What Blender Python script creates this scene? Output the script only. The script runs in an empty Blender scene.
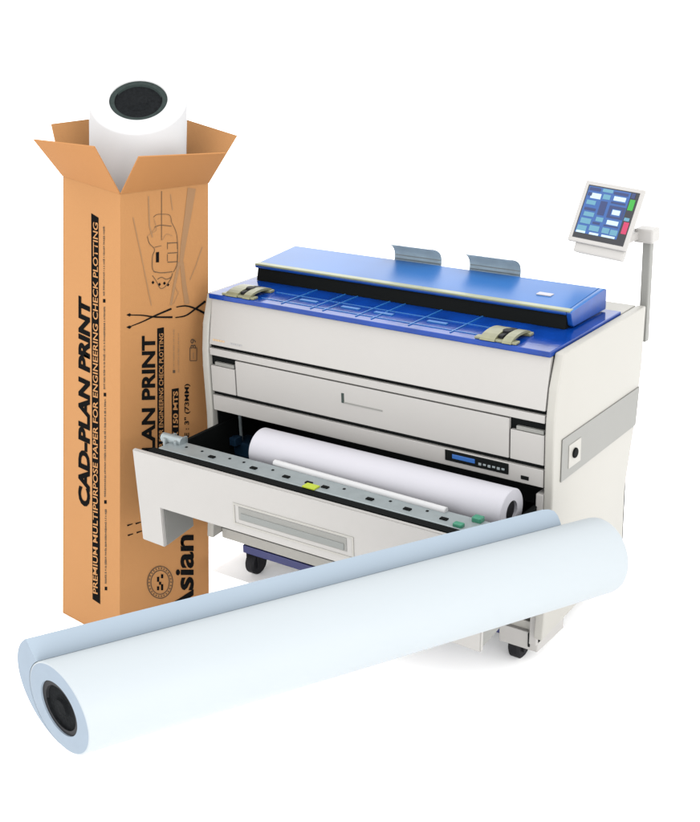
import bpy, bmesh, math, random
from mathutils import Vector, Matrix
random.seed(4)
S = bpy.context.scene
COL = S.collection

# ------------------------------------------------------------ camera
cam_d = bpy.data.cameras.new('camera')
cam = bpy.data.objects.new('camera', cam_d); COL.objects.link(cam)
FW = Vector((-.5535, .7554, -.3510)).normalized()
RT = Vector((.8130, .5815, -.0306)); RT = (RT - RT.dot(FW) * FW).normalized()
UP = RT.cross(FW)
cam.matrix_world = Matrix(((RT.x, UP.x, -FW.x, 2.872), (RT.y, UP.y, -FW.y, -3.104), (RT.z, UP.z, -FW.z, 2.172), (0, 0, 0, 1)))
cam_d.sensor_fit = 'HORIZONTAL'; cam_d.sensor_width = 36; cam_d.lens = 1271.34 / 700 * 36
cam_d.clip_start = .05; cam_d.clip_end = 500
S.camera = cam

# ------------------------------------------------------------ light
W = bpy.data.worlds.new('World'); S.world = W; W.use_nodes = True
W.node_tree.nodes['Background'].inputs[0].default_value = (1, 1, 1, 1)
W.node_tree.nodes['Background'].inputs[1].default_value = 1.8
def area(name, loc, target, size, power, col=(1, 1, 1)):
    l = bpy.data.lights.new(name, 'AREA'); l.shape = 'SQUARE'; l.size = size; l.energy = power; l.color = col
    o = bpy.data.objects.new(name, l); COL.objects.link(o); o.location = loc
    o.rotation_euler = (Vector(target) - Vector(loc)).to_track_quat('-Z', 'Y').to_euler()
    return o
area('added_fill_front', (1.2, -6.5, 1.2), (.6, 0, .5), 3.0, 38, (1, .99, .98))  # added fill light from the camera side, brightens the front faces
area('added_fill_right', (6.0, -3.2, .5), (.7, -.6, .5), 3.0, 170, (1, .99, .98))  # added fill light, lifts side panel, carton's right face and roll front
area('added_fill_overhead', (-.2, -1.0, 6.0), (.3, -.2, 0), 4.0, 60)  # added fill light from above, aimed down to lift the grey floor
S.view_settings.view_transform = 'Standard'; S.view_settings.look = 'None'
S.view_settings.exposure = .72; S.view_settings.gamma = 1

# ------------------------------------------------------------ materials
def lin(c):
    return tuple(((v / 255) / 12.92 if v / 255 < .04045 else ((v / 255 + .055) / 1.055) ** 2.4) for v in c) + (1,)
def mat(name, rgb, rough=.5, metal=0, noise=.04, scale=8, bump=0.0, bscale=200, spec=.4, coat=0, alpha=1, emit=0, linear=False):
    m = bpy.data.materials.new(name); m.use_nodes = True; nt = m.node_tree; b = nt.nodes['Principled BSDF']
    c = tuple(rgb) + (1,) if linear else lin(rgb)
    if name != 'studio_white': c = tuple(v * .61 for v in c[:3]) + (1,)
    tc = nt.nodes.new('ShaderNodeTexCoord'); n = nt.nodes.new('ShaderNodeTexNoise')
    n.inputs['Scale'].default_value = scale; n.inputs['Detail'].default_value = 5
    nt.links.new(tc.outputs['Object'], n.inputs['Vector'])
    mx = nt.nodes.new('ShaderNodeMix'); mx.data_type = 'RGBA'
    mx.inputs[6].default_value = tuple(v * (1 - noise) for v in c[:3]) + (1,)
    mx.inputs[7].default_value = tuple(min(1, v * (1 + noise)) for v in c[:3]) + (1,)
    nt.links.new(n.outputs[0], mx.inputs[0]); nt.links.new(mx.outputs[2], b.inputs['Base Color'])
    b.inputs['Roughness'].default_value = rough; b.inputs['Metallic'].default_value = metal
    b.inputs['Specular IOR Level'].default_value = spec
    b.inputs['Coat Weight'].default_value = coat; b.inputs['Alpha'].default_value = alpha
    if emit:
        nt.links.new(mx.outputs[2], b.inputs['Emission Color']); b.inputs['Emission Strength'].default_value = emit
    if bump:
        n2 = nt.nodes.new('ShaderNodeTexNoise'); n2.inputs['Scale'].default_value = bscale; n2.inputs['Detail'].default_value = 3
        bp = nt.nodes.new('ShaderNodeBump'); bp.inputs['Strength'].default_value = bump; bp.inputs['Distance'].default_value = .002
        nt.links.new(tc.outputs['Object'], n2.inputs['Vector']); nt.links.new(n2.outputs[0], bp.inputs['Height'])
        nt.links.new(bp.outputs[0], b.inputs['Normal'])
    return m
M = {}
M['floor'] = mat('studio_white', (.95, .95, .95), .9, linear=True, noise=.003, spec=0)
M['beige'] = mat('printer_plastic', (.365, .353, .337), .45, linear=True, noise=.03, scale=3, bump=.15, bscale=600)
M['side'] = mat('printer_side_plastic', (.345, .335, .305), .5, linear=True, noise=.03, scale=3, bump=.15, bscale=600)
M['grille'] = mat('vent_grey', (.215, .215, .20), .6, linear=True, bump=.3, bscale=400)
M['dark'] = mat('chassis_black', (.005, .006, .006), .8, linear=True, spec=.05)
M['seam'] = mat('seam_dark', (.03, .045, .04), .6, linear=True, spec=.2)
M['steel'] = mat('rail_steel', (.28, .32, .33), .35, metal=.3, linear=True, noise=.15, scale=30)
M['blue'] = mat('deck_blue', (.002, .036, .23), .14, linear=True, noise=.5, scale=12, spec=.22, bump=.25, bscale=25)
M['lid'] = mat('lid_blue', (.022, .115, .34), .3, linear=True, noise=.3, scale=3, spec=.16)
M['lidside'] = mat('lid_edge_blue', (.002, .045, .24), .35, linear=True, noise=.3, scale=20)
M['ridge'] = mat('ridge_blue', (.02, .13, .38), .3, linear=True)
M['gold'] = mat('gold_strip', (.25, .27, .17), .4, linear=True, metal=.2, noise=.2, scale=20)
M['olive'] = mat('guide_olive', (.20, .20, .12), .4, linear=True, metal=.2, noise=.3, scale=40)
M['wing'] = mat('guide_metal', (.44, .54, .62), .35, metal=.1, linear=True, noise=.2, scale=20)
M['paper'] = mat('roll_paper', (.47, .465, .50), .7, linear=True, noise=.01, spec=.1)
M['rubber'] = mat('rubber_black', (.010, .010, .012), .6, linear=True, spec=.12)
M['navy'] = mat('bar_navy', (.008, .014, .11), .4, linear=True)
M['yellow'] = mat('tag_yellow', (.36, .44, .02), .5, linear=True)
M['green'] = mat('clip_green', (.03, .20, .12), .5, linear=True)
M['lamp_screen'] = mat('display_blue', (.02, .08, .25), .2, linear=True, emit=.4)
M['card'] = mat('cardboard', (.405, .200, .078), .85, linear=True, noise=.03, scale=4, bump=.2, bscale=300, spec=.1)
M['cardin'] = mat('cardboard_flap', (.40, .185, .066), .85, linear=True, noise=.04, scale=5, bump=.2, bscale=300, spec=.1)
M['ink'] = mat('black_ink', (.008, .008, .008), .9, linear=True, spec=.0)
M['greyink'] = mat('grey_ink', (.30, .17, .085), .8, linear=True, spec=.1)
M['midink'] = mat('mid_ink', (.10, .065, .04), .8, linear=True, spec=.1)
M['white'] = mat('white_paper', (.50, .50, .505), .7, linear=True, noise=.005, spec=.1)
M['bluepaper'] = mat('blue_white_paper', (.355, .388, .408), .6, linear=True, noise=.015, scale=3, spec=.25, bump=.8, bscale=5)
M['wrap'] = mat('wrapper_blue', (.265, .32, .375), .6, linear=True, noise=.02, spec=.15)
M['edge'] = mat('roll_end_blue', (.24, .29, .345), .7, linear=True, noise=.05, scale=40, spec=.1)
M['core'] = mat('core_black', (.008, .009, .010), .9, linear=True, noise=.7, scale=90, bump=1, bscale=160, spec=.04)
M['corering'] = mat('core_ring', (.020, .030, .028), .8, linear=True, noise=.5, scale=60, spec=.1)

# ------------------------------------------------------------ helpers
def obj(name, bm, m, parent=None, smooth=False):
    me = bpy.data.meshes.new(name); bmesh.ops.recalc_face_normals(bm, faces=bm.faces[:]); bm.to_mesh(me); bm.free()
    for mm in (m if isinstance(m, (list, tuple)) else [m]): me.materials.append(mm)
    if smooth:
        for p in me.polygons: p.use_smooth = True
        try: me.set_sharp_from_angle(angle=math.radians(35))
        except Exception: pass
    o = bpy.data.objects.new(name, me); COL.objects.link(o)
    if parent: o.parent = parent; o.matrix_parent_inverse = Matrix.Translation(-base(parent))
    return o
def base(p):
    v = Vector((0, 0, 0))
    while p is not None:
        v += p.location
        if p.parent: v += p.matrix_parent_inverse.translation
        p = p.parent
    return v
def tag(o, label=None, cat=None, group=None, kind=None):
    if label: o['label'] = label
    if cat: o['category'] = cat
    if group: o['group'] = group
    if kind: o['kind'] = kind
    return o
def empty(name, loc): 
    o = bpy.data.objects.new(name, None); COL.objects.link(o); o.location = loc; o.empty_display_size = .05
    return o
def B(bm, x0, x1, y0, y1, z0, z1, bev=0.0, mi=0, seg=2):
    t = bmesh.new(); bmesh.ops.create_cube(t, size=1)
    for v in t.verts: v.co = Vector((x0 + (v.co.x + .5) * (x1 - x0), y0 + (v.co.y + .5) * (y1 - y0), z0 + (v.co.z + .5) * (z1 - z0)))
    if bev: bmesh.ops.bevel(t, geom=t.edges[:], offset=bev, segments=seg, affect='EDGES', profile=.6)
    for f in t.faces: f.material_index = mi
    me = bpy.data.meshes.new('t'); t.to_mesh(me); t.free(); bm.from_mesh(me); bpy.data.meshes.remove(me)
    return bm
def box(*a, **k): return B(bmesh.new(), *a, **k)
def prism(bm, prof, x0, x1, bev=0, seg=2, mi=0):
    """extrude a (y, z) profile along x"""
    t = bmesh.new()
    a = [t.verts.new((x0, y, z)) for y, z in prof]; b = [t.verts.new((x1, y, z)) for y, z in prof]
    n = len(prof); t.faces.new(a); t.faces.new(b[::-1])
    for i in range(n): t.faces.new((a[i], a[(i + 1) % n], b[(i + 1) % n], b[i]))
    bmesh.ops.recalc_face_normals(t, faces=t.faces[:])
    if bev: bmesh.ops.bevel(t, geom=t.edges[:], offset=bev, segments=seg, affect='EDGES', profile=.6)
    for f in t.faces: f.material_index = mi
    me = bpy.data.meshes.new('t'); t.to_mesh(me); t.free(); bm.from_mesh(me); bpy.data.meshes.remove(me)
    return bm
def frame(a, b):
    d = (b - a).normalized(); r = Vector((0, 0, 1)) if abs(d.z) < .9 else Vector((0, 1, 0))
    u = r.cross(d).normalized(); return d, u, d.cross(u)
def lathe(bm, a, b, rings, n=48, mi=0, e1=None, e2=None, g0=(0, 0), g1=(0, 0)):
    """rings = [(distance from a, radius)], closed at axis when radius 0; g0/g1 slant the faces near the a / b end"""
    a = Vector(a); b = Vector(b); d, u, w = frame(a, b); L = (b - a).length
    if e1 is not None: u, w = e1, e2
    prev = None
    for (t, r) in rings:
        cur = []
        if r <= 1e-6: cur = [bm.verts.new(a + d * t)]
        else:
            for i in range(n):
                th = 2 * math.pi * i / n; g = g0 if t < L / 2 else g1
                cur.append(bm.verts.new(a + d * t + (u * math.cos(th) + w * math.sin(th)) * r + d * r * (g[0] * math.cos(th) + g[1] * math.sin(th))))
        if prev:
            for i in range(n):
                j = (i + 1) % n
                if len(prev) == 1 and len(cur) == 1: break
                if len(prev) == 1: f = bm.faces.new((prev[0], cur[i], cur[j]))
                elif len(cur) == 1: f = bm.faces.new((prev[i], cur[0], prev[j]))
                else: f = bm.faces.new((prev[i], prev[j], cur[j], cur[i]))
                f.material_index = mi
        prev = cur
    return bm
def cyl(bm, a, b, r, n=24, mi=0, bev=0.002):
    L = (Vector(b) - Vector(a)).length
    return lathe(bm, a, b, [(0, 0), (0, r - bev), (bev, r), (L - bev, r), (L, r - bev), (L, 0)], n, mi)

# ------------------------------------------------------------ setting
FZ = -.255
bm = bmesh.new(); bmesh.ops.create_grid(bm, x_segments=2, y_segments=2, size=60)
fl = obj('floor', bm, M['floor']); fl.location.z = FZ; tag(fl, kind='structure')
bm = bmesh.new()
pl = [(-.02, -.05), (.30, -.05), (.45, -1.0), (2.8, -1.0), (2.8, 1.8), (-.02, 1.8)]
lo = [bm.verts.new((x, y, FZ + .001)) for x, y in pl]; hi = [bm.verts.new((x, y, 0)) for x, y in pl]
bm.faces.new(lo); bm.faces.new(hi)
for i in range(6): bm.faces.new((lo[i], lo[(i + 1) % 6], hi[(i + 1) % 6], hi[i]))
tag(obj('white_platform', bm, M['floor']), kind='structure')

# ------------------------------------------------------------ wide format printer
P = empty('wide_format_printer', (.65, .3, 0))
tag(P, 'beige wide format printer with blue scanner lid, pulled out paper drawer and touch screen', 'printer')
WX = 1.30
ch = bmesh.new()
B(ch, .001, WX - .001, .014, .60, .622, .870); B(ch, .001, WX - .001, .045, .60, .870, 1.018)
B(ch, .001, WX - .001, .56, .60, .14, .622)
B(ch, .001, WX - .001, .02, .56, .135, .16)
B(ch, .001, .006, .02, .56, .16, .622); B(ch, WX - .006, WX - .001, .02, .56, .16, .622)
obj('chassis', ch, M['dark'], P)
side = [(.045, 1.030), (.010, .930), (-.003, .84), (-.006, .78), (-.004, .60), (-.012, .45), (-.03, .28), (-.05, .137), (.217, .155), (.526, .200), (.524, .428), (.580, .637), (.613, .835), (.622, 1.030)]
for x0, x1 in ((-.030, 0), (WX, WX + .030)):
    bm = prism(bmesh.new(), side, x0, x1, bev=.006, seg=3)
    sp = obj('side_panel', bm, M['side'], P, smooth=True)
    if x1 > 1:
        # thin seam near the panel's lower part and the rear pillar line
        v = bmesh.new()
        prism(v, [(.044, .767), (.595, .765), (.578, .637), (.041, .632)], x1 + .001, x1 + .004, bev=.001)
        g = obj('side_vent', v, M['grille'], P)
        bm = box(x1 + .004, x1 + .006, .085, .165, .66, .735, bev=.001); obj('label_plate', bm, M['side'], g)
        bm = cyl(bmesh.new(), (x1 + .005, .122, .70), (x1 + .012, .122, .70), .016); obj('lock', bm, M['dark'], g, True)
# covers
bm = prism(bmesh.new(), [(0, .862), (.030, 1.019), (.05, 1.019), (.02, .862)], .004, WX - .004, bev=.003)
uc = obj('upper_cover', bm, M['beige'], P)
bm = bmesh.new()
M['faintor'] = mat('faint_print', (.50, .36, .22), .6, linear=True)
M['faintgr'] = mat('faint_print_grey', (.33, .33, .33), .6, linear=True)
def slant(bmx, x0, x1, z0, z1, mi):
    f = lambda z: (z - .862) / .157 * .030
    prism(bmx, [(f(z0) - .0012, z0), (f(z1) - .0012, z1), (f(z1) + .004, z1), (f(z0) + .004, z0)], x0, x1, mi=mi)
for k in range(5): slant(bm, .020 + k * .011, .029 + k * .011, .877, .883, 0)
for k in range(6): slant(bm, .098 + k * .009, .105 + k * .009, .876, .881, 1)
obj('printed_badge', bm, [M['faintor'], M['faintgr']], uc)
obj('trim_strip', box(.004, WX - .004, 0, .014, .824, .849, bev=.002), M['beige'], P)
for x0, x1 in ((.004, .112), (1.184, WX - .004)):
    bm = bmesh.new(); B(bm, x0, x1, 0, .0135, .692, .786, bev=.002)
    e = obj('end_block', bm, M['beige'], P)
    bm = bmesh.new(); B(bm, x0 + .018, x1 - .004, .003, .0135, .788, .800, bev=.001)
    obj('finger_grip', bm, M['grille'], e)
bm = box(.117, 1.179, 0, .0135, .692, .819, bev=.002); dr = obj('front_door', bm, M['beige'], P)
bm = bmesh.new(); B(bm, .566, .575, -.002, .002, .753, .786); B(bm, .575, .725, -.0015, .002, .752, .757, mi=1)
obj('latch_mark', bm, [M['seam'], M['grille']], dr)
bm = box(.004, WX - .004, 0, .0135, .621, .677, bev=.002); ls = obj('lower_trim', bm, M['beige'], P)
cp = obj('control_panel', box(.958, 1.180, -.003, .004, .6385, .673, bev=.0015), M['dark'], P)
obj('display', box(.985, 1.065, -.005, -.002, .650, .664, bev=.001), M['lamp_screen'], cp)
bm = bmesh.new()
for k in range(6): B(bm, 1.078 + k * .016, 1.088 + k * .016, -.005, -.002, .648 + .002 * (k % 2), .656, bev=.0008)
obj('button', bm, M['steel'], cp)
obj('key_slot', box(1.222, 1.248, -.002, .004, .634, .646, bev=.001), M['dark'], ls)
# lower corner fairings, under bar
bm = prism(bmesh.new(), [(-.004, .60), (-.01, .45), (-.03, .10), (.15, .11), (.15, .60)], 1.275, 1.2999, bev=.003)
obj('corner_post', bm, M['beige'], P)
bm = box(1.165, 1.2999, -.02, .16, .072, .134, bev=.004); f = obj('corner_foot', bm, M['beige'], P)
obj('foot_gap', box(1.268, 1.274, -.023, -.018, .085, .133), M['dark'], f)
obj('under_bar', box(.10, 1.16, -.005, .04, .088, .118, bev=.003), M['navy'], P)
obj('base_lip', box(.003, 1.297, -.004, .019, .122, .162, bev=.003), M['side'], P)
obj('base_plate', box(.02, 1.28, .045, .55, .10, .134, bev=.003), M['grille'], P)
# casters
def caster(x, y):
    bm = bmesh.new(); B(bm, x - .030, x + .030, y - .02, y + .03, .075, .101, bev=.004); B(bm, x - .028, x - .022, y - .02, y + .02, .03, .09); B(bm, x + .022, x + .028, y - .02, y + .02, .03, .09)
    c = obj('caster', bm, M['rubber'], P)
    bm = lathe(bmesh.new(), (x - .020, y, .045), (x + .020, y, .045), [(0, 0), (0, .037), (.006, .045), (.034, .045), (.040, .037), (.040, 0)], 32)
    obj('wheel', bm, M['rubber'], c, True)
    return c
for x, y in ((.13, .03), (1.205, .04), (.13, .5), (1.19, .5)): caster(x, y)
# blue glass deck
bm = bmesh.new(); B(bm, .001, WX - .001, .018, .50, 1.021, 1.038, bev=.003)
deck = obj('scanner_deck', bm, M['blue'], P)
bm = bmesh.new()
for x in (.30, .42, .47, .60, .66, .80, .95): B(bm, x, x + .004, .04, .24, 1.038, 1.0405)
for y in (.06, .14): B(bm, .2, 1.05, y, y + .004, 1.038, 1.040)
for x in (.33, .50, .63, .83): B(bm, x, x + .07, .10, .115, 1.038, 1.0415)
obj('deck_ridge', bm, M['ridge'], deck)
for x0 in (.075, 1.065):
    bm = bmesh.new()
    # arched side guide: curved plate with a cut-out
    prof = [(.03 + .012 * math.cos(t), 1.040 + .014 * math.sin(t)) for t in (0,)]
    n = 10; up_ = []; lo_ = []
    for i in range(n + 1):
        t = math.pi * i / n; up_.append((.085 - .065 * math.cos(t), 1.040 + .020 * math.sin(t))); lo_.append((.085 - .058 * math.cos(t), 1.039 + .013 * math.sin(t)))
    prism(bm, up_ + lo_[::-1], x0, x0 + .05)
    prism(bm, up_ + lo_[::-1], x0 + .075, x0 + .105)
    B(bm, x0 - .02, x0 + .12, .025, .05, 1.0385, 1.046, bev=.002)
    B(bm, x0 - .015, x0 + .115, .12, .145, 1.0385, 1.047, bev=.002)
    g = obj('media_guide', bm, M['olive'], deck)
    bm = cyl(bmesh.new(), (x0 + .06, .085, 1.04), (x0 + .06, .085, 1.062), .016); B(bm, x0 + .052, x0 + .068, .04, .13, 1.04, 1.056, bev=.003)
    o = obj('guide_knob', bm, M['rubber'], deck, True)
# lid
bm = prism(bmesh.new(), [(.240, 1.082), (.238, 1.090), (.243, 1.096), (.47, 1.113), (.485, 1.108), (.485, 1.045), (.33, 1.045), (.30, 1.082)], .028, 1.236, bev=.003, seg=3)
prism(bm, [(.250, 1.050), (.238, 1.090), (.243, 1.096), (.47, 1.113), (.485, 1.108), (.485, 1.043), (.26, 1.043)], 1.2365, 1.254, bev=.004, seg=3)
bmx = bm
lid = obj('scanner_lid', bmx, [M['lid'], M['lidside']], P, True)
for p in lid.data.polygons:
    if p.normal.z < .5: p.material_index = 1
obj('gold_stripe', box(.030, 1.250, .2365, .262, 1.0925, 1.0990, bev=.002), M['gold'], lid)
bm = prism(bmesh.new(), [(.236, 1.039), (.246, 1.0815), (.32, 1.0815), (.32, 1.039)], .036, 1.236); obj('feed_mouth', bm, M['dark'], lid)
obj('lid_badge', box(1.085, 1.135, .335, .36, 1.103, 1.1075, bev=.002), M['paper'], lid)
obj('rear_cover', box(.001, WX - .001, .487, .612, 1.019, 1.031, bev=.003), M['side'], P)
# exit guide wings
def wing(x0, x1):
    bm = bmesh.new(); ny = 12; nx = 12; g = []
    for i in range(ny + 1):
        t = i / ny; y = .505 + .012 * math.sin(math.pi * min(1, t * 1.3)) - .062 * t ** 3; z = 1.080 + .092 * math.sin(t * math.pi / 2 * .92) 
        g.append([bm.verts.new((x0 + (x1 - x0) * k / nx, y, z)) for k in range(nx + 1)])
    for i in range(ny):
        for k in range(nx): bm.faces.new((g[i][k], g[i][k + 1], g[i + 1][k + 1], g[i + 1][k]))
    bmesh.ops.solidify(bm, geom=bm.faces[:], thickness=.002)
    return bm
for x0, x1 in ((.437, .630), (.740, .935)):
    w_ = obj('exit_guide', wing(x0, x1), M['wing'], P, True)
    bm = bmesh.new()
    for z in (1.105, 1.118): B(bm, x0 + .004, x1 - .004, .5105, .5135, z, z + .003)
    obj('guide_rib', bm, M['steel'], w_)
# touch screen on its post
bm = bmesh.new(); B(bm, 1.297, 1.325, .645, .672, .90, 1.24, bev=.004)
po = obj('screen_post', bm, M['grille'], P)
bm = bmesh.new(); B(bm, 1.275, 1.338, .625, .685, 1.230, 1.275, bev=.006); B(bm, 1.19, 1.290, .560, .668, 1.240, 1.266, bev=.004)
obj('post_head', bm, M['beige'], po)
o_ = Vector((1.088, .533, 1.237)); ux = Vector((1, 0, -.08)).normalized(); uy = Vector((0, .487, .873)).normalized(); un = ux.cross(uy)   # towards viewer
uy = un.cross(ux) if un.cross(ux).dot(uy) > 0 else -un.cross(ux)
if un.y > 0: un = -un
def slab(bm, u0, u1, v0, v1, n0, n1, mi=0, bev=0, taper=0):
    t = bmesh.new(); bmesh.ops.create_cube(t, size=1)
    for v in t.verts:
        u = u0 if v.co.x < 0 else u1; w = v0 if v.co.y < 0 else v1; n = n0 if v.co.z < 0 else n1
        if taper and v.co.z < 0: u += taper if v.co.x < 0 else -taper; w += taper if v.co.y < 0 else -taper
        v.co = o_ + ux * u + uy * w + un * n
    if bev: bmesh.ops.bevel(t, geom=t.edges[:], offset=bev, segments=2, affect='EDGES', profile=.6)
    for f in t.faces: f.material_index = mi
    me = bpy.data.meshes.new('t'); t.to_mesh(me); t.free(); bm.from_mesh(me); bpy.data.meshes.remove(me)
MW, MH = .203, .204
bm = bmesh.new(); slab(bm, 0, MW, 0, MH, -.012, 0, bev=.004); slab(bm, .012, MW - .004, .012, MH - .012, -.045, -.010, bev=.006, taper=.012)
mon = obj('monitor', bm, M['beige'], P)
bm = bmesh.new(); slab(bm, .026, MW - .008, -.030, .02, -.05, -.008, bev=.006, taper=.006)
obj('speaker_base', bm, M['beige'], mon)
SC = [mat('screen_navy', (.003, .016, .08), .2, linear=True, emit=.3), mat('screen_blue', (.007, .055, .20), .2, linear=True, emit=.3), mat('screen_cyan', (.06, .18, .25), .2, linear=True, emit=.3),
      mat('screen_white', (.32, .42, .48), .2, linear=True, emit=.4), mat('screen_green', (.01, .22, .015), .2, linear=True, emit=.3), mat('screen_red', (.32, .01, .06), .2, linear=True, emit=.3), mat('screen_black', (.004, .005, .01), .2, linear=True)]
bm = bmesh.new()
sx0, sx1, sy0, sy1 = .014, MW - .014, .014, MH - .014
def scr(a, b, c_, d, mi, k=1):
    slab(bm, sx0 + (sx1 - sx0) * a, sx0 + (sx1 - sx0) * b, sy1 - (sy1 - sy0) * d, sy1 - (sy1 - sy0) * c_, .0005, .0008 + .0006 * k, mi)
scr(0, 1, 0, 1, 6, 0)
scr(.02, .84, .02, .90, 1, 1)
for a, b, c_, d, m_ in ((.04, .26, .04, .10, 0), (.30, .50, .03, .09, 2), (.10, .30, .14, .24, 3), (.06, .24, .28, .36, 2), (.34, .48, .13, .22, 2), (.33, .46, .26, .52, 0), (.52, .80, .05, .10, 0), (.55, .78, .13, .21, 3), (.52, .80, .235, .27, 0),
        (.06, .28, .42, .47, 0), (.08, .28, .50, .58, 2), (.52, .83, .31, .36, 0), (.52, .58, .36, .50, 0), (.77, .83, .36, .50, 0), (.60, .75, .38, .47, 3), (.52, .83, .50, .54, 0), (.34, .48, .56, .64, 2), (.56, .78, .58, .66, 3), (.52, .80, .675, .70, 0),
        (.06, .26, .62, .72, 2), (.04, .22, .76, .86, 2), (.04, .22, .86, .90, 3), (.27, .46, .73, .83, 2), (.30, .48, .86, .90, 3), (.52, .66, .73, .83, 2), (.68, .82, .74, .84, 2), (.54, .80, .86, .90, 3), (.30, .44, .66, .70, 0), (.04, .12, .14, .2, 0)):
    scr(a, b, c_, d, m_, 2)
scr(.86, .96, .14, .34, 4, 2); scr(.86, .93, .02, .12, 0, 2); scr(.88, .98, .56, .78, 5, 2); scr(.86, .96, .48, .54, 2, 2)
obj('screen', bm, SC, mon)

# drawer
DX0, DX1, DY = -.056, 1.296, -.35
bm = bmesh.new()
t = [(DX0, .580), (DX1, .580), (DX1 - .008, .236), (DX1 - .115, .240), (DX1 - .115, .388), (.055, .388), (.055, .243), (DX0 + .009, .247)]
tt = bmesh.new(); a = [tt.verts.new((x, DY, z)) for x, z in t]; b = [tt.verts.new((x, DY + .016, z)) for x, z in t]; n = len(t)
tt.faces.new(a); tt.faces.new(b[::-1])
for i in range(n): tt.faces.new((a[i], a[(i + 1) % n], b[(i + 1) % n], b[i]))
bmesh.ops.recalc_face_normals(tt, faces=tt.faces[:]); bmesh.ops.bevel(tt, geom=tt.edges[:], offset=.003, segments=2, affect='EDGES')
me = bpy.data.meshes.new('t'); tt.to_mesh(me); tt.free(); bm.from_mesh(me)
drawer = obj('paper_drawer', bm, M['beige'], P)
for xa, xb in ((DX0 + .012, .0545), (DX1 - .1145, DX1 - .012)):
    obj('drawer_skirt', prism(bmesh.new(), [(DY + .016, .244), (-.20, .262), (-.20, .386), (DY + .016, .386)], xa, xb, bev=.002), M['grille'], drawer)
bm = bmesh.new(); B(bm, .0, 1.28, DY + .022, .30, .396, .41); B(bm, 0.001, .014, DY + .022, .30, .41, .56); B(bm, 1.268, 1.28, DY + .022, .30, .41, .56); B(bm, .001, 1.28, DY + .0165, DY + .046, .41, .583)
obj('drawer_tray', bm, M['dark'], drawer)
bm = bmesh.new(); B(bm, .02, 1.262, DY + .047, -.218, .560, .585, bev=.003)
rail = obj('feed_rail', bm, M['steel'], drawer)
for x in (.231, .408, .541, .630, .693, .86, .994, 1.12):
    obj('rail_slot', box(x - .012, x + .012, -.279, -.265, .5845, .589, bev=.001), M['dark'], drawer)  # black blocks on the rail stand in for its dark slots
for x in (.1, .17, .29, .35, .47, .75, .92, 1.05):
    obj('screw', box(x - .004, x + .004, -.255, -.247, .5845, .587, bev=.001), M['dark'], drawer)
obj('colour_tag', box(.630, .678, -.308, -.278, .585, .590, bev=.001), M['yellow'], drawer)
for q in ((1.165, 1.195, -.300, -.28, .5845, .596), (1.195, 1.225, -.245, -.219, .5845, .600)): obj('release_clip', box(*q, bev=.003), M['green'], drawer)
bm = bmesh.new(); cyl(bm, (.44, -.205, .588), (1.10, -.225, .588), .011); obj('paper_guide_rod', bm, M['white'], drawer, True)
bm = bmesh.new(); cyl(bm, (-.02, -.235, .592), (.07, -.235, .592), .017); B(bm, .0, .012, -.26, -.2, .55, .60, bev=.002); B(bm, .05, .06, -.26, -.2, .55, .60, bev=.002)
obj('spindle_knob', bm, M['steel'], drawer, True)
# handle recess: frame, dark pocket, lip
hx0, hx1, hz0, hz1 = .402, .826, .421, .484
bm = bmesh.new()
for a_ in ((hx0 - .022, hx1 + .026, hz1, hz1 + .006), (hx0 - .022, hx1 + .026, hz0 - .006, hz0), (hx0 - .022, hx0 - .016, hz0, hz1), (hx1 + .020, hx1 + .026, hz0, hz1)):
    B(bm, a_[0], a_[1], DY - .002, DY + .001, a_[2], a_[3])
hf = obj('handle_frame', bm, M['side'], drawer)
bm = bmesh.new(); B(bm, hx0, hx1, DY - .0015, DY + .002, hz0 + .014, hz1 - .004, bev=.001, mi=0); B(bm, hx0 + .01, hx1 - .01, DY - .0035, DY - .001, hz0 + .018, hz1 - .024, bev=.001, mi=1)
obj('handle_pocket', bm, [M['grille'], mat('pocket_grey', (.19, .2, .19), .6, linear=True)], drawer)
# inner left mechanism
bm = bmesh.new(); cyl(bm, (.035, .10, .42), (.035, .10, .61), .006); B(bm, .012, .10, .08, .16, .42, .475, bev=.006, mi=1); B(bm, .02, .05, .05, .09, .47, .50, bev=.004, mi=1)
obj('roll_lifter', bm, [M['steel'], mat('mechanism_blue', (.01, .03, .06), .3, linear=True)], P)

# roll in drawer
R0 = empty('paper_roll', (.78, -.10, .572)); tag(R0, 'white paper roll lying inside the open drawer of the printer', 'paper roll')
ra, rb, rr = Vector((.300, -.10, .572)), Vector((1.247, -.10, .572)), .070
LL = (rb - ra).length
bm = lathe(bmesh.new(), ra, rb, [(.02, .034), (.0, .034), (0, rr - .002), (.002, rr), (LL - .002, rr), (LL, rr - .002), (LL, .034), (LL - .02, .034)], 64)
obj('paper', bm, M['paper'], R0, True)
bm = lathe(bmesh.new(), ra, rb, [(.01, 0), (.01, .0335), (LL - .01, .0335), (LL - .01, 0)], 32); obj('core', bm, M['rubber'], R0, True)

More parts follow.
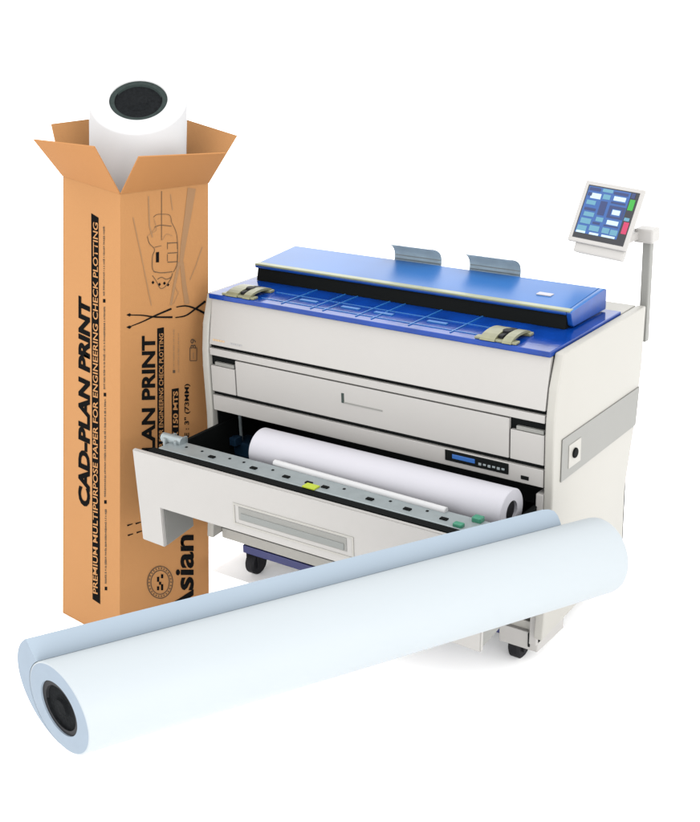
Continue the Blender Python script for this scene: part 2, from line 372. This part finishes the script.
# ------------------------------------------------------------ carton
LB, FB, RB = Vector((-.616, -.268, FZ + .002)), Vector((-.262, -.312, FZ + .002)), Vector((-.137, .041, FZ + .002)); KB = LB + RB - FB
LT, FT, RT_ = Vector((-.472, -.152, 1.432)), Vector((-.131, -.221, 1.412)), Vector((-.084, .150, 1.389)); KT = LT + RT_ - FT
C0 = empty('cardboard_carton', (LB + RB) / 2); tag(C0, 'tall open brown cardboard carton with black plotting paper print, left of the printer', 'cardboard box')
def wall(name, pts, m, parent, th=.004, inward=None):
    bm = bmesh.new(); vs = [bm.verts.new(p) for p in pts]; nrm = (pts[1] - pts[0]).cross(pts[2] - pts[0]).normalized()
    if inward is not None and nrm.dot(inward) < 0: nrm = -nrm
    w = [bm.verts.new(Vector(p) + nrm * th) for p in pts]; n = len(pts)
    bm.faces.new(vs); bm.faces.new(w[::-1])
    for i in range(n): bm.faces.new((vs[i], vs[(i + 1) % n], w[(i + 1) % n], w[i]))
    return obj(name, bm, m, parent)
cenB = (LB + RB) / 2
def sheet(name, b0, b1, t1, t0, m, parent, inward, th=.004, nu=10, nv=30):
    bm = bmesh.new(); nrm = (b1 - b0).cross(t0 - b0).normalized()
    if nrm.dot(inward) < 0: nrm = -nrm
    lay = [[[bm.verts.new(b0.lerp(b1, i / nu).lerp(t0.lerp(t1, i / nu), j / nv) + nrm * k) for i in range(nu + 1)] for j in range(nv + 1)] for k in (0, th)]
    for g in lay:
        for j in range(nv):
            for i in range(nu): bm.faces.new((g[j][i], g[j][i + 1], g[j + 1][i + 1], g[j + 1][i]))
    a, b = lay
    for i in range(nu): bm.faces.new((a[nv][i], a[nv][i + 1], b[nv][i + 1], b[nv][i])); bm.faces.new((a[0][i], a[0][i + 1], b[0][i + 1], b[0][i]))
    for j in range(nv): bm.faces.new((a[j][0], a[j + 1][0], b[j + 1][0], b[j][0])); bm.faces.new((a[j][nu], a[j + 1][nu], b[j + 1][nu], b[j][nu]))
    return obj(name, bm, m, parent, True)
for a_, b_, c_, d_ in ((LB, FB, FT, LT), (FB, RB, RT_, FT), (RB, KB, KT, RT_), (KB, LB, LT, KT)):
    mid = (a_ + b_ + c_ + d_) / 4; sheet('carton_wall', a_, b_, c_, d_, M['card'], C0, (LT + RT_ + LB + RB) / 4 - mid)
bm = bmesh.new(); bm.faces.new([bm.verts.new(p + Vector((0, 0, .004))) for p in (LB, FB, RB, KB)]); obj('carton_base', bm, M['card'], C0)
fl_mats = M['cardin']
dn = Vector((0, 0, -1))
def flap(m, a, b, c_, d_): sheet('flap', a, b, c_, d_, m, C0, dn, nu=8, nv=6)
flap(fl_mats, LT, FT, Vector((-.114, -.327, 1.579)), Vector((-.441, -.286, 1.575)))
flap(fl_mats, FT, RT_, Vector((.047, .099, 1.508)), Vector((-.020, -.236, 1.541)))
flap(M['card'], KT, LT, Vector((-.544, -.115, 1.596)), Vector((-.502, .092, 1.595)))
flap(M['card'], RT_, KT, Vector((-.326, .287, 1.579)), Vector((-.026, .246, 1.539)))

class Face:
    """panel artwork coordinates (the carton art is drawn in the same units on both panels)"""
    def __init__(s, b0, b1, t1, t0, x0, x1, yt, yb, out):
        s.b0, s.b1, s.t0, s.t1 = b0, b1, t0, t1; s.x0, s.x1, s.yt, s.yb = x0, x1, yt, yb
        s.k = 1.13     # the print runs a little denser towards the foot
        n = (b1 - b0).cross(t0 - b0).normalized(); s.n = n if n.dot(out) > 0 else -n
    def p(s, x, y, off=.0016):
        u = (x - s.x0) / (s.x1 - s.x0); yt = s.yt[0] + u * (s.yt[1] - s.yt[0]); yb = s.yb[0] + u * (s.yb[1] - s.yb[0]); v = (yb - y) / (yb - yt); v = v * s.k / (v * s.k + 1 - v)
        lo = s.b0.lerp(s.b1, u); hi = s.t0.lerp(s.t1, u); return lo.lerp(hi, v) + s.n * off
FL = Face(LB, FB, FT, LT, 64, 121, (175, 193), (613, 643), Vector((-.3, -1, 0)))
FR = Face(FB, RB, RT_, FT, 121, 209.5, (193, 182), (643, 612), Vector((1, -.3, 0)))
def text_bm(bm, face, s, xb, xc, y0, y1, shear=0, bold=.02, mi=0, off=.0016, squeeze=None):
    cu = bpy.data.curves.new('t', 'FONT'); cu.body = s; cu.offset = bold; cu.resolution_u = 3; cu.fill_mode = 'BOTH' if False else cu.fill_mode
    o = bpy.data.objects.new('t', cu); COL.objects.link(o)
    dg = bpy.context.evaluated_depsgraph_get(); me = bpy.data.meshes.new_from_object(o.evaluated_get(dg))
    xs = [v.co.x for v in me.vertices]; ax, bx = min(xs), max(xs); H = .70
    t = bmesh.new(); t.from_mesh(me)
    for v in t.verts:
        u = (v.co.x + shear * v.co.y - ax) / (bx - ax + shear * H * .6); h = v.co.y / H
        v.co = face.p(xb + (xc - xb) * h, y0 + (y1 - y0) * u, off)
    for f in t.faces: f.material_index = mi
    m2 = bpy.data.meshes.new('t2'); t.to_mesh(m2); t.free(); bm.from_mesh(m2)
    bpy.data.objects.remove(o); bpy.data.meshes.remove(me); bpy.data.meshes.remove(m2)
def quad(bm, face, pts, mi=0, off=.0010):
    f = bm.faces.new([bm.verts.new(face.p(x, y, off)) for x, y in pts]); f.material_index = mi
def stroke(bm, face, pts, w, mi=0, off=.0013, w1=None):
    w1 = w if w1 is None else w1; n = len(pts)
    for i in range(n - 1):
        (xa, ya), (xb, yb) = pts[i], pts[i + 1]; L = math.hypot(xb - xa, yb - ya) or 1; nx, ny = -(yb - ya) / L, (xb - xa) / L
        wa = (w + (w1 - w) * i / (n - 1)) / 2; wb = (w + (w1 - w) * (i + 1) / (n - 1)) / 2
        quad(bm, face, [(xa + nx * wa, ya + ny * wa), (xb + nx * wb, yb + ny * wb), (xb - nx * wb, yb - ny * wb), (xa - nx * wa, ya - ny * wa)], mi, off + .00004 * i)
inks = [M['ink'], M['midink'], M['greyink'], M['card']]
bm = bmesh.new()
quad(bm, FL, [(93.0, 213), (100.2, 217.5), (102.2, 604), (94.6, 599)], 0)
obj('title_band', bm, inks, C0)
bm = bmesh.new(); text_bm(bm, FL, 'CAD-PLAN PRINT', 91.2, 80.8, 508, 297, shear=.25, bold=.048)
obj('carton_title', bm, inks, C0)
bm = bmesh.new(); text_bm(bm, FL, 'PREMIUM MULTIPURPOSE PAPER FOR ENGINEERING CHECK PLOTTING', 99.9, 95.2, 594, 222, shear=.15, bold=.015, mi=3, off=.0024)
obj('band_lettering', bm, inks, C0)
bm = bmesh.new()
def tiny(face, x, y0, y1, w, mi=1, seed=1):
    r = random.Random(seed); y = y0
    while y > y1:
        l = r.uniform(.6, 1.5); stroke(bm, face, [(x + r.uniform(-.2, .2), y), (x + r.uniform(-.2, .2), max(y - l, y1))], w * r.uniform(.6, 1.1), mi); y -= l + r.choice((.35, .5, .5, 1.3))
tiny(FL, 107.5, 583, 508, 1.7, seed=3); tiny(FL, 106.8, 496, 398, 1.6, seed=4); tiny(FL, 106, 388, 306, 1.6, seed=5); tiny(FL, 105.5, 295, 226, 1.5, seed=6)
for x, y in ((107.8, 588), (107.2, 501), (106.6, 393.5), (105.8, 300)): quad(bm, FL, [(x - 1.2, y - 1.8), (x + 1.2, y - 1.8), (x + 1.2, y + 1.8), (x - 1.2, y + 1.8)], 0)
for (x, y) in ((130.5, 523.5), (131.0, 533.5), (138.5, 522), (139.5, 531)): stroke(bm, FR, [(x - 2.6, y + .8), (x + 2.6, y - .8)], 1.6, 0, w1=.8)
obj('small_print', bm, inks, C0)
bm = bmesh.new()
text_bm(bm, FR, 'CAD-PLAN PRINT', 154.3, 142.0, 521, 335, shear=0, bold=.035)
obj('carton_title', bm, inks, C0)
bm = bmesh.new(); quad(bm, FR, [(156.8, 328), (163.6, 327), (164.4, 541), (157.6, 537)], 0)
obj('title_band', bm, inks, C0)
bm = bmesh.new(); text_bm(bm, FR, 'PREMIUM MULTIPURPOSE PAPER FOR ENGINEERING CHECK PLOTTING', 162.6, 158.6, 533, 333, bold=.01, mi=3, off=.0024)
obj('band_lettering', bm, inks, C0)
bm = bmesh.new(); quad(bm, FR, [(171.5, 389), (178.6, 388), (178.8, 458), (171.7, 459)], 0); obj('size_band', bm, inks, C0)
bm = bmesh.new(); text_bm(bm, FR, '36" X 150 MTS', 177.3, 172.8, 456, 391, bold=.03, mi=3, off=.0024)
text_bm(bm, FR, 'CORE : 3" (73MM)', 188.8, 184.4, 458, 384, bold=.02, mi=0)
obj('size_lettering', bm, inks, C0)
bm = bmesh.new(); tiny(FR, 173.5, 370, 329, 1.2, 2, 7); tiny(FR, 178.3, 372, 333, 1.2, 2, 8); quad(bm, FR, [(172.5, 370), (175, 370), (175, 373), (172.5, 373)], 1)
x0, x1, y0, y1 = 190, 197, 339, 361
for a_, b_ in (((x0, y0 + 9), (x1, y0 + 9)), ((x0, y1), (x1, y1)), ((x0, y0 + 9), (x0, y1)), ((x1, y0 + 9), (x1, y1))): stroke(bm, FR, [a_, b_], .8, 1)
text_bm(bm, FR, '39', 196, 190.5, 349, 339, bold=.01, mi=1); stroke(bm, FR, [(193.5, 353), (193.5, 359)], 1, 2)
obj('small_print', bm, inks, C0)
bm = bmesh.new(); text_bm(bm, FR, 'Asian', 193.0, 174.8, 617, 535, bold=.028); obj('maker_lettering', bm, inks, C0)
bm = bmesh.new()
def ring(face, cx, cy, rx, ry, w, mi):
    pts = [(cx + rx * math.cos(t * math.pi / 20), cy + ry * math.sin(t * math.pi / 20)) for t in range(41)]; stroke(bm, face, pts, w, mi)
ring(FR, 160, 582, 12.5, 16, 1.0, 1); ring(FR, 160, 582, 9.2, 12, .9, 1)
for k in range(26):
    t = k * 2 * math.pi / 26; stroke(bm, FR, [(160 + 10.2 * math.cos(t), 582 + 13.2 * math.sin(t)), (160 + 11.6 * math.cos(t), 582 + 14.8 * math.sin(t))], 1.1, 1)
for x, y, h in ((158, 588, 4), (158, 579, 5), (162, 576, 4), (162, 587, 6), (160, 583, 3)): quad(bm, FR, [(x - 1.1, y - h / 2), (x + 1.1, y - h / 2), (x + 1.1, y + h / 2), (x - 1.1, y + h / 2)], 0, .0014)
obj('round_seal', bm, inks, C0)
# pen strokes and hand drawing
def smooth(pts, k=8):
    out = []
    for i in range(len(pts) - 1):
        p0 = pts[max(i - 1, 0)]; p1 = pts[i]; p2 = pts[i + 1]; p3 = pts[min(i + 2, len(pts) - 1)]
        for j in range(k):
            t = j / k; out.append(tuple(.5 * (2 * p1[d] + (p2[d] - p0[d]) * t + (2 * p0[d] - 5 * p1[d] + 4 * p2[d] - p3[d]) * t * t + (-p0[d] + 3 * p1[d] - 3 * p2[d] + p3[d]) * t ** 3) for d in (0, 1)))
    return out + [pts[-1]]
bm = bmesh.new()
for pts, w in (([(130, 314), (142, 314.5), (155, 316.5), (172, 317)], 1.6), ([(130, 325.5), (142, 321), (155, 315), (171, 308.5)], 1.6), ([(176, 307), (186, 306), (196, 309), (205, 313.5)], 1.9), ([(175, 317.5), (186, 315.5), (197, 308), (206, 301.5)], 1.9)):
    stroke(bm, FR, smooth(pts), w * .55, 0, w1=w * 1.2)
for x, y in ((129.5, 313.7), (129.5, 326)): quad(bm, FR, [(x - 2.8, y), (x + .4, y - 1.7), (x + 2.2, y), (x + .4, y + 1.7)], 0, .0016)
obj('pen_stroke', bm, inks, C0)
bm = bmesh.new()
def L_(pts, w=.7, mi=1, w1=None, sm=False): stroke(bm, FR, smooth(pts) if sm else pts, w * (.75 if w < 1.2 else 1), mi, w1=w1)
L_([(192, 188), (188, 215), (183, 245), (181, 262)], 8.5, 2, 3.5); L_([(181.5, 262), (184, 285), (187, 304)], 4, 2, 5, ); L_([(179, 262), (174, 285), (170.5, 305)], 3, 2, 2.2)
L_([(133, 217), (141, 255), (151, 305)], 1.1, 2); L_([(203, 247), (196, 266), (190, 280)], 1.1, 2); L_([(148, 196), (149, 225), (152, 237)], 1.2, 2); L_([(170, 194), (172, 210)], 1, 2)
L_([(161, 191), (161, 240)], .9, 1)
L_([(153, 217), (156, 214.5), (161, 214), (169, 215), (171, 222)], .7, 1, sm=True); L_([(154, 227), (160, 225), (171, 226)], .9, 1, sm=True); L_([(151, 233), (156, 229), (153, 218)], .6, 2, sm=True)
L_([(147, 236), (149, 243), (154, 249), (152, 256), (152, 268), (155, 272)], .8, 1, sm=True); L_([(147, 236), (152, 231), (155, 227)], .7, 2, sm=True); L_([(171, 222), (175, 230), (177, 240), (177, 262), (173, 272)], .7, 1, sm=True)
L_([(162, 240), (166, 234), (172, 236)], .6, 2, sm=True); L_([(154, 247), (161, 245.5)], .7, 1)
for y in (243, 253, 262): L_([(167, y), (177, y - .5)], 1.1, 1)
for x in (167, 177): L_([(x, 242), (x, 249)], .8, 1); L_([(x, 254), (x, 261)], .8, 1)
quad(bm, FR, [(155.5, 252), (158.5, 251.5), (158.5, 262), (155.5, 262)], 0, .0016)
L_([(153, 271), (161, 272.5), (172, 271.5)], 1.0, 1, sm=True); L_([(152, 275), (156, 281), (160, 288), (165, 286), (170, 279), (172, 273)], .8, 1, sm=True)
for x, y in ((152.5, 282), (159, 284), (164, 283), (167.5, 284.5)): quad(bm, FR, [(x - 1.5, y), (x, y - 1.8), (x + 1.5, y), (x, y + 1.8)], 0, .0016)
L_([(157, 279), (161, 277), (166, 279), (171, 277)], .9, 1, sm=True); L_([(174, 285), (178, 293), (173, 304)], .7, 2)
obj('hand_drawing', bm, inks, C0)

# roll standing in the carton
def roll_end(axisa, axisb, r, rc, e1, e2, g0, g1, m, mc, parent, L, ring_m, r2=None, endm=None):
    r2 = r2 or r
    bm = lathe(bmesh.new(), axisa, axisb, [(.012, rc), (0, rc), (0, r - .004), (.0012, r - .001), (.004, r), (L - .02, r2), (L - .006, r2 * .985), (L, r2 * .95), (L, rc), (L - .012, rc)], 96, e1=e1, e2=e2, g0=g0, g1=g1)
    o = obj('paper', bm, [m, endm or m], parent, True)
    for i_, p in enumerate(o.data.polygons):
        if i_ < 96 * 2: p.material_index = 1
    bm = lathe(bmesh.new(), axisa, axisb, [(.010, 0), (.010, rc * .80), (.004, rc * .82), (.004, rc * .998), (.05, rc * .998)], 64, e1=e1, e2=e2, g0=g0, g1=g1)
    c = obj('core', bm, [mc, ring_m], parent, True)
    for p in c.data.polygons:
        rr_ = (p.center - c.data.vertices[0].co).length
        if rr_ > rc * .84: p.material_index = 1
    # knurled plug inside the tube
    bm = lathe(bmesh.new(), axisa, axisb, [(.003, 0), (.003, rc * .30), (.009, rc * .36), (.0095, rc * .42)], 32, e1=e1, e2=e2, g0=g0, g1=g1)
    obj('core_plug', bm, mc, parent, True)
top = Vector((-.258, .024, 1.674)); bot = Vector((-.3765, -.1135, FZ + .01)); ax = (bot - top); LR = ax.length; axn = ax.normalized()
toc = -Vector((FW.x, FW.y, 0)).normalized(); f2 = (toc - toc.dot(axn) * axn).normalized(); f1 = axn.cross(f2)
R1 = empty('paper_roll', bot); tag(R1, 'white paper roll standing upright in the cardboard carton', 'paper roll')
roll_end(top, bot, .163, .097, f1, f2, (0, .58), (0, 0), M['white'], M['core'], R1, LR, M['corering'])

# big roll in front
A = Vector((.9756, -1.6044, .6407)); Bb = Vector((1.5463, -.1230, .5233)); axv = (Bb - A); LF = axv.length; an = axv.normalized()
e1 = Vector((-.4799, .2515, .8405)); e1 = (e1 - e1.dot(an) * an).normalized(); e2 = Vector((.8007, -.2659, .5368)); e2 = (e2 - e2.dot(an) * an - e2.dot(e1) * e1).normalized()
R2 = empty('paper_roll', (A + Bb) / 2 - Vector((0, 0, .108))); tag(R2, 'large loose bluish white paper roll lying diagonally in front of the printer', 'paper roll')
rF = .1080
roll_end(A, Bb, rF, rF * .60, e1, e2, (-.22, .12), (0, 0), M['bluepaper'], M['core'], R2, LF, M['rubber'], endm=M['edge'])
# loose outer wrap: a crescent of layers behind and above the roll
bm = bmesh.new(); rings = []; n = 28
ts = [(0, 1.0)] + [(LF * .90 * k / 12, 1.0) for k in range(1, 13)] + [(LF * .915, .93), (LF * .925, .78), (LF * .93, .5), (LF * .931, .2)]
for t_, s_ in ts:
    inn = []; out = []; c0 = A + an * t_
    for i in range(n + 1):
        th = math.pi * .74 * i / n         # 0 = up side (e1), pi = down side, going behind (-e2)
        th2 = th - .10 * (1 - i / n)
        dirv = e1 * math.cos(th) - e2 * math.sin(th)
        ri = rF + .0006 - .003 * (i / n) ** 2; bulge = .052 * s_ * max(0, .5 + .5 * math.cos(th / .74)) + .0008
        k0 = -.22 * math.cos(th) - .12 * math.sin(th) if t_ == 0 else 0
        inn.append(bm.verts.new(c0 + dirv * ri + an * (k0 * ri))); out.append(bm.verts.new(c0 + dirv * (ri + bulge) + an * (k0 * (ri + bulge))))
    rings.append((inn, out))
for (i0, o0), (i1, o1) in zip(rings, rings[1:]):
    for k in range(n):
        bm.faces.new((o0[k], o0[k + 1], o1[k + 1], o1[k])); bm.faces.new((i0[k], i1[k], i1[k + 1], i0[k + 1]))
    bm.faces.new((i0[0], o0[0], o1[0], i1[0])); bm.faces.new((i0[n], i1[n], o1[n], o0[n]))
for idx in (0, -1):
    i0, o0 = rings[idx]
    for k in range(n): bm.faces.new((i0[k], i0[k + 1], o0[k + 1], o0[k]))
lw = obj('loose_wrap', bm, [M['wrap'], M['edge']], R2, True)
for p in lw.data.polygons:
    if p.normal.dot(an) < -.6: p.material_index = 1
# white block carrying the big roll
mid = A + an * LF * .30
bmk = bmesh.new(); u = Vector((an.x, an.y, 0)).normalized(); v = Vector((u.y, -u.x, 0))
zt = (A + an * LF * .05).z
vs = []
for (s0, w0) in ((.10, -.10), (.10, -.025), (.42, -.025), (.42, -.10)):
    p = A + an * LF * s0 + v * w0; vs.append(p)
lo = [bmk.verts.new((p.x, p.y, FZ + .001)) for p in vs]; hi = [bmk.verts.new((p.x, p.y, p.z - rF - .006)) for p in vs]
bmk.faces.new(lo); bmk.faces.new(hi[::-1])
for i in range(4): bmk.faces.new((lo[i], lo[(i + 1) % 4], hi[(i + 1) % 4], hi[i]))
tag(obj('white_plinth', bmk, M['floor']), kind='structure')
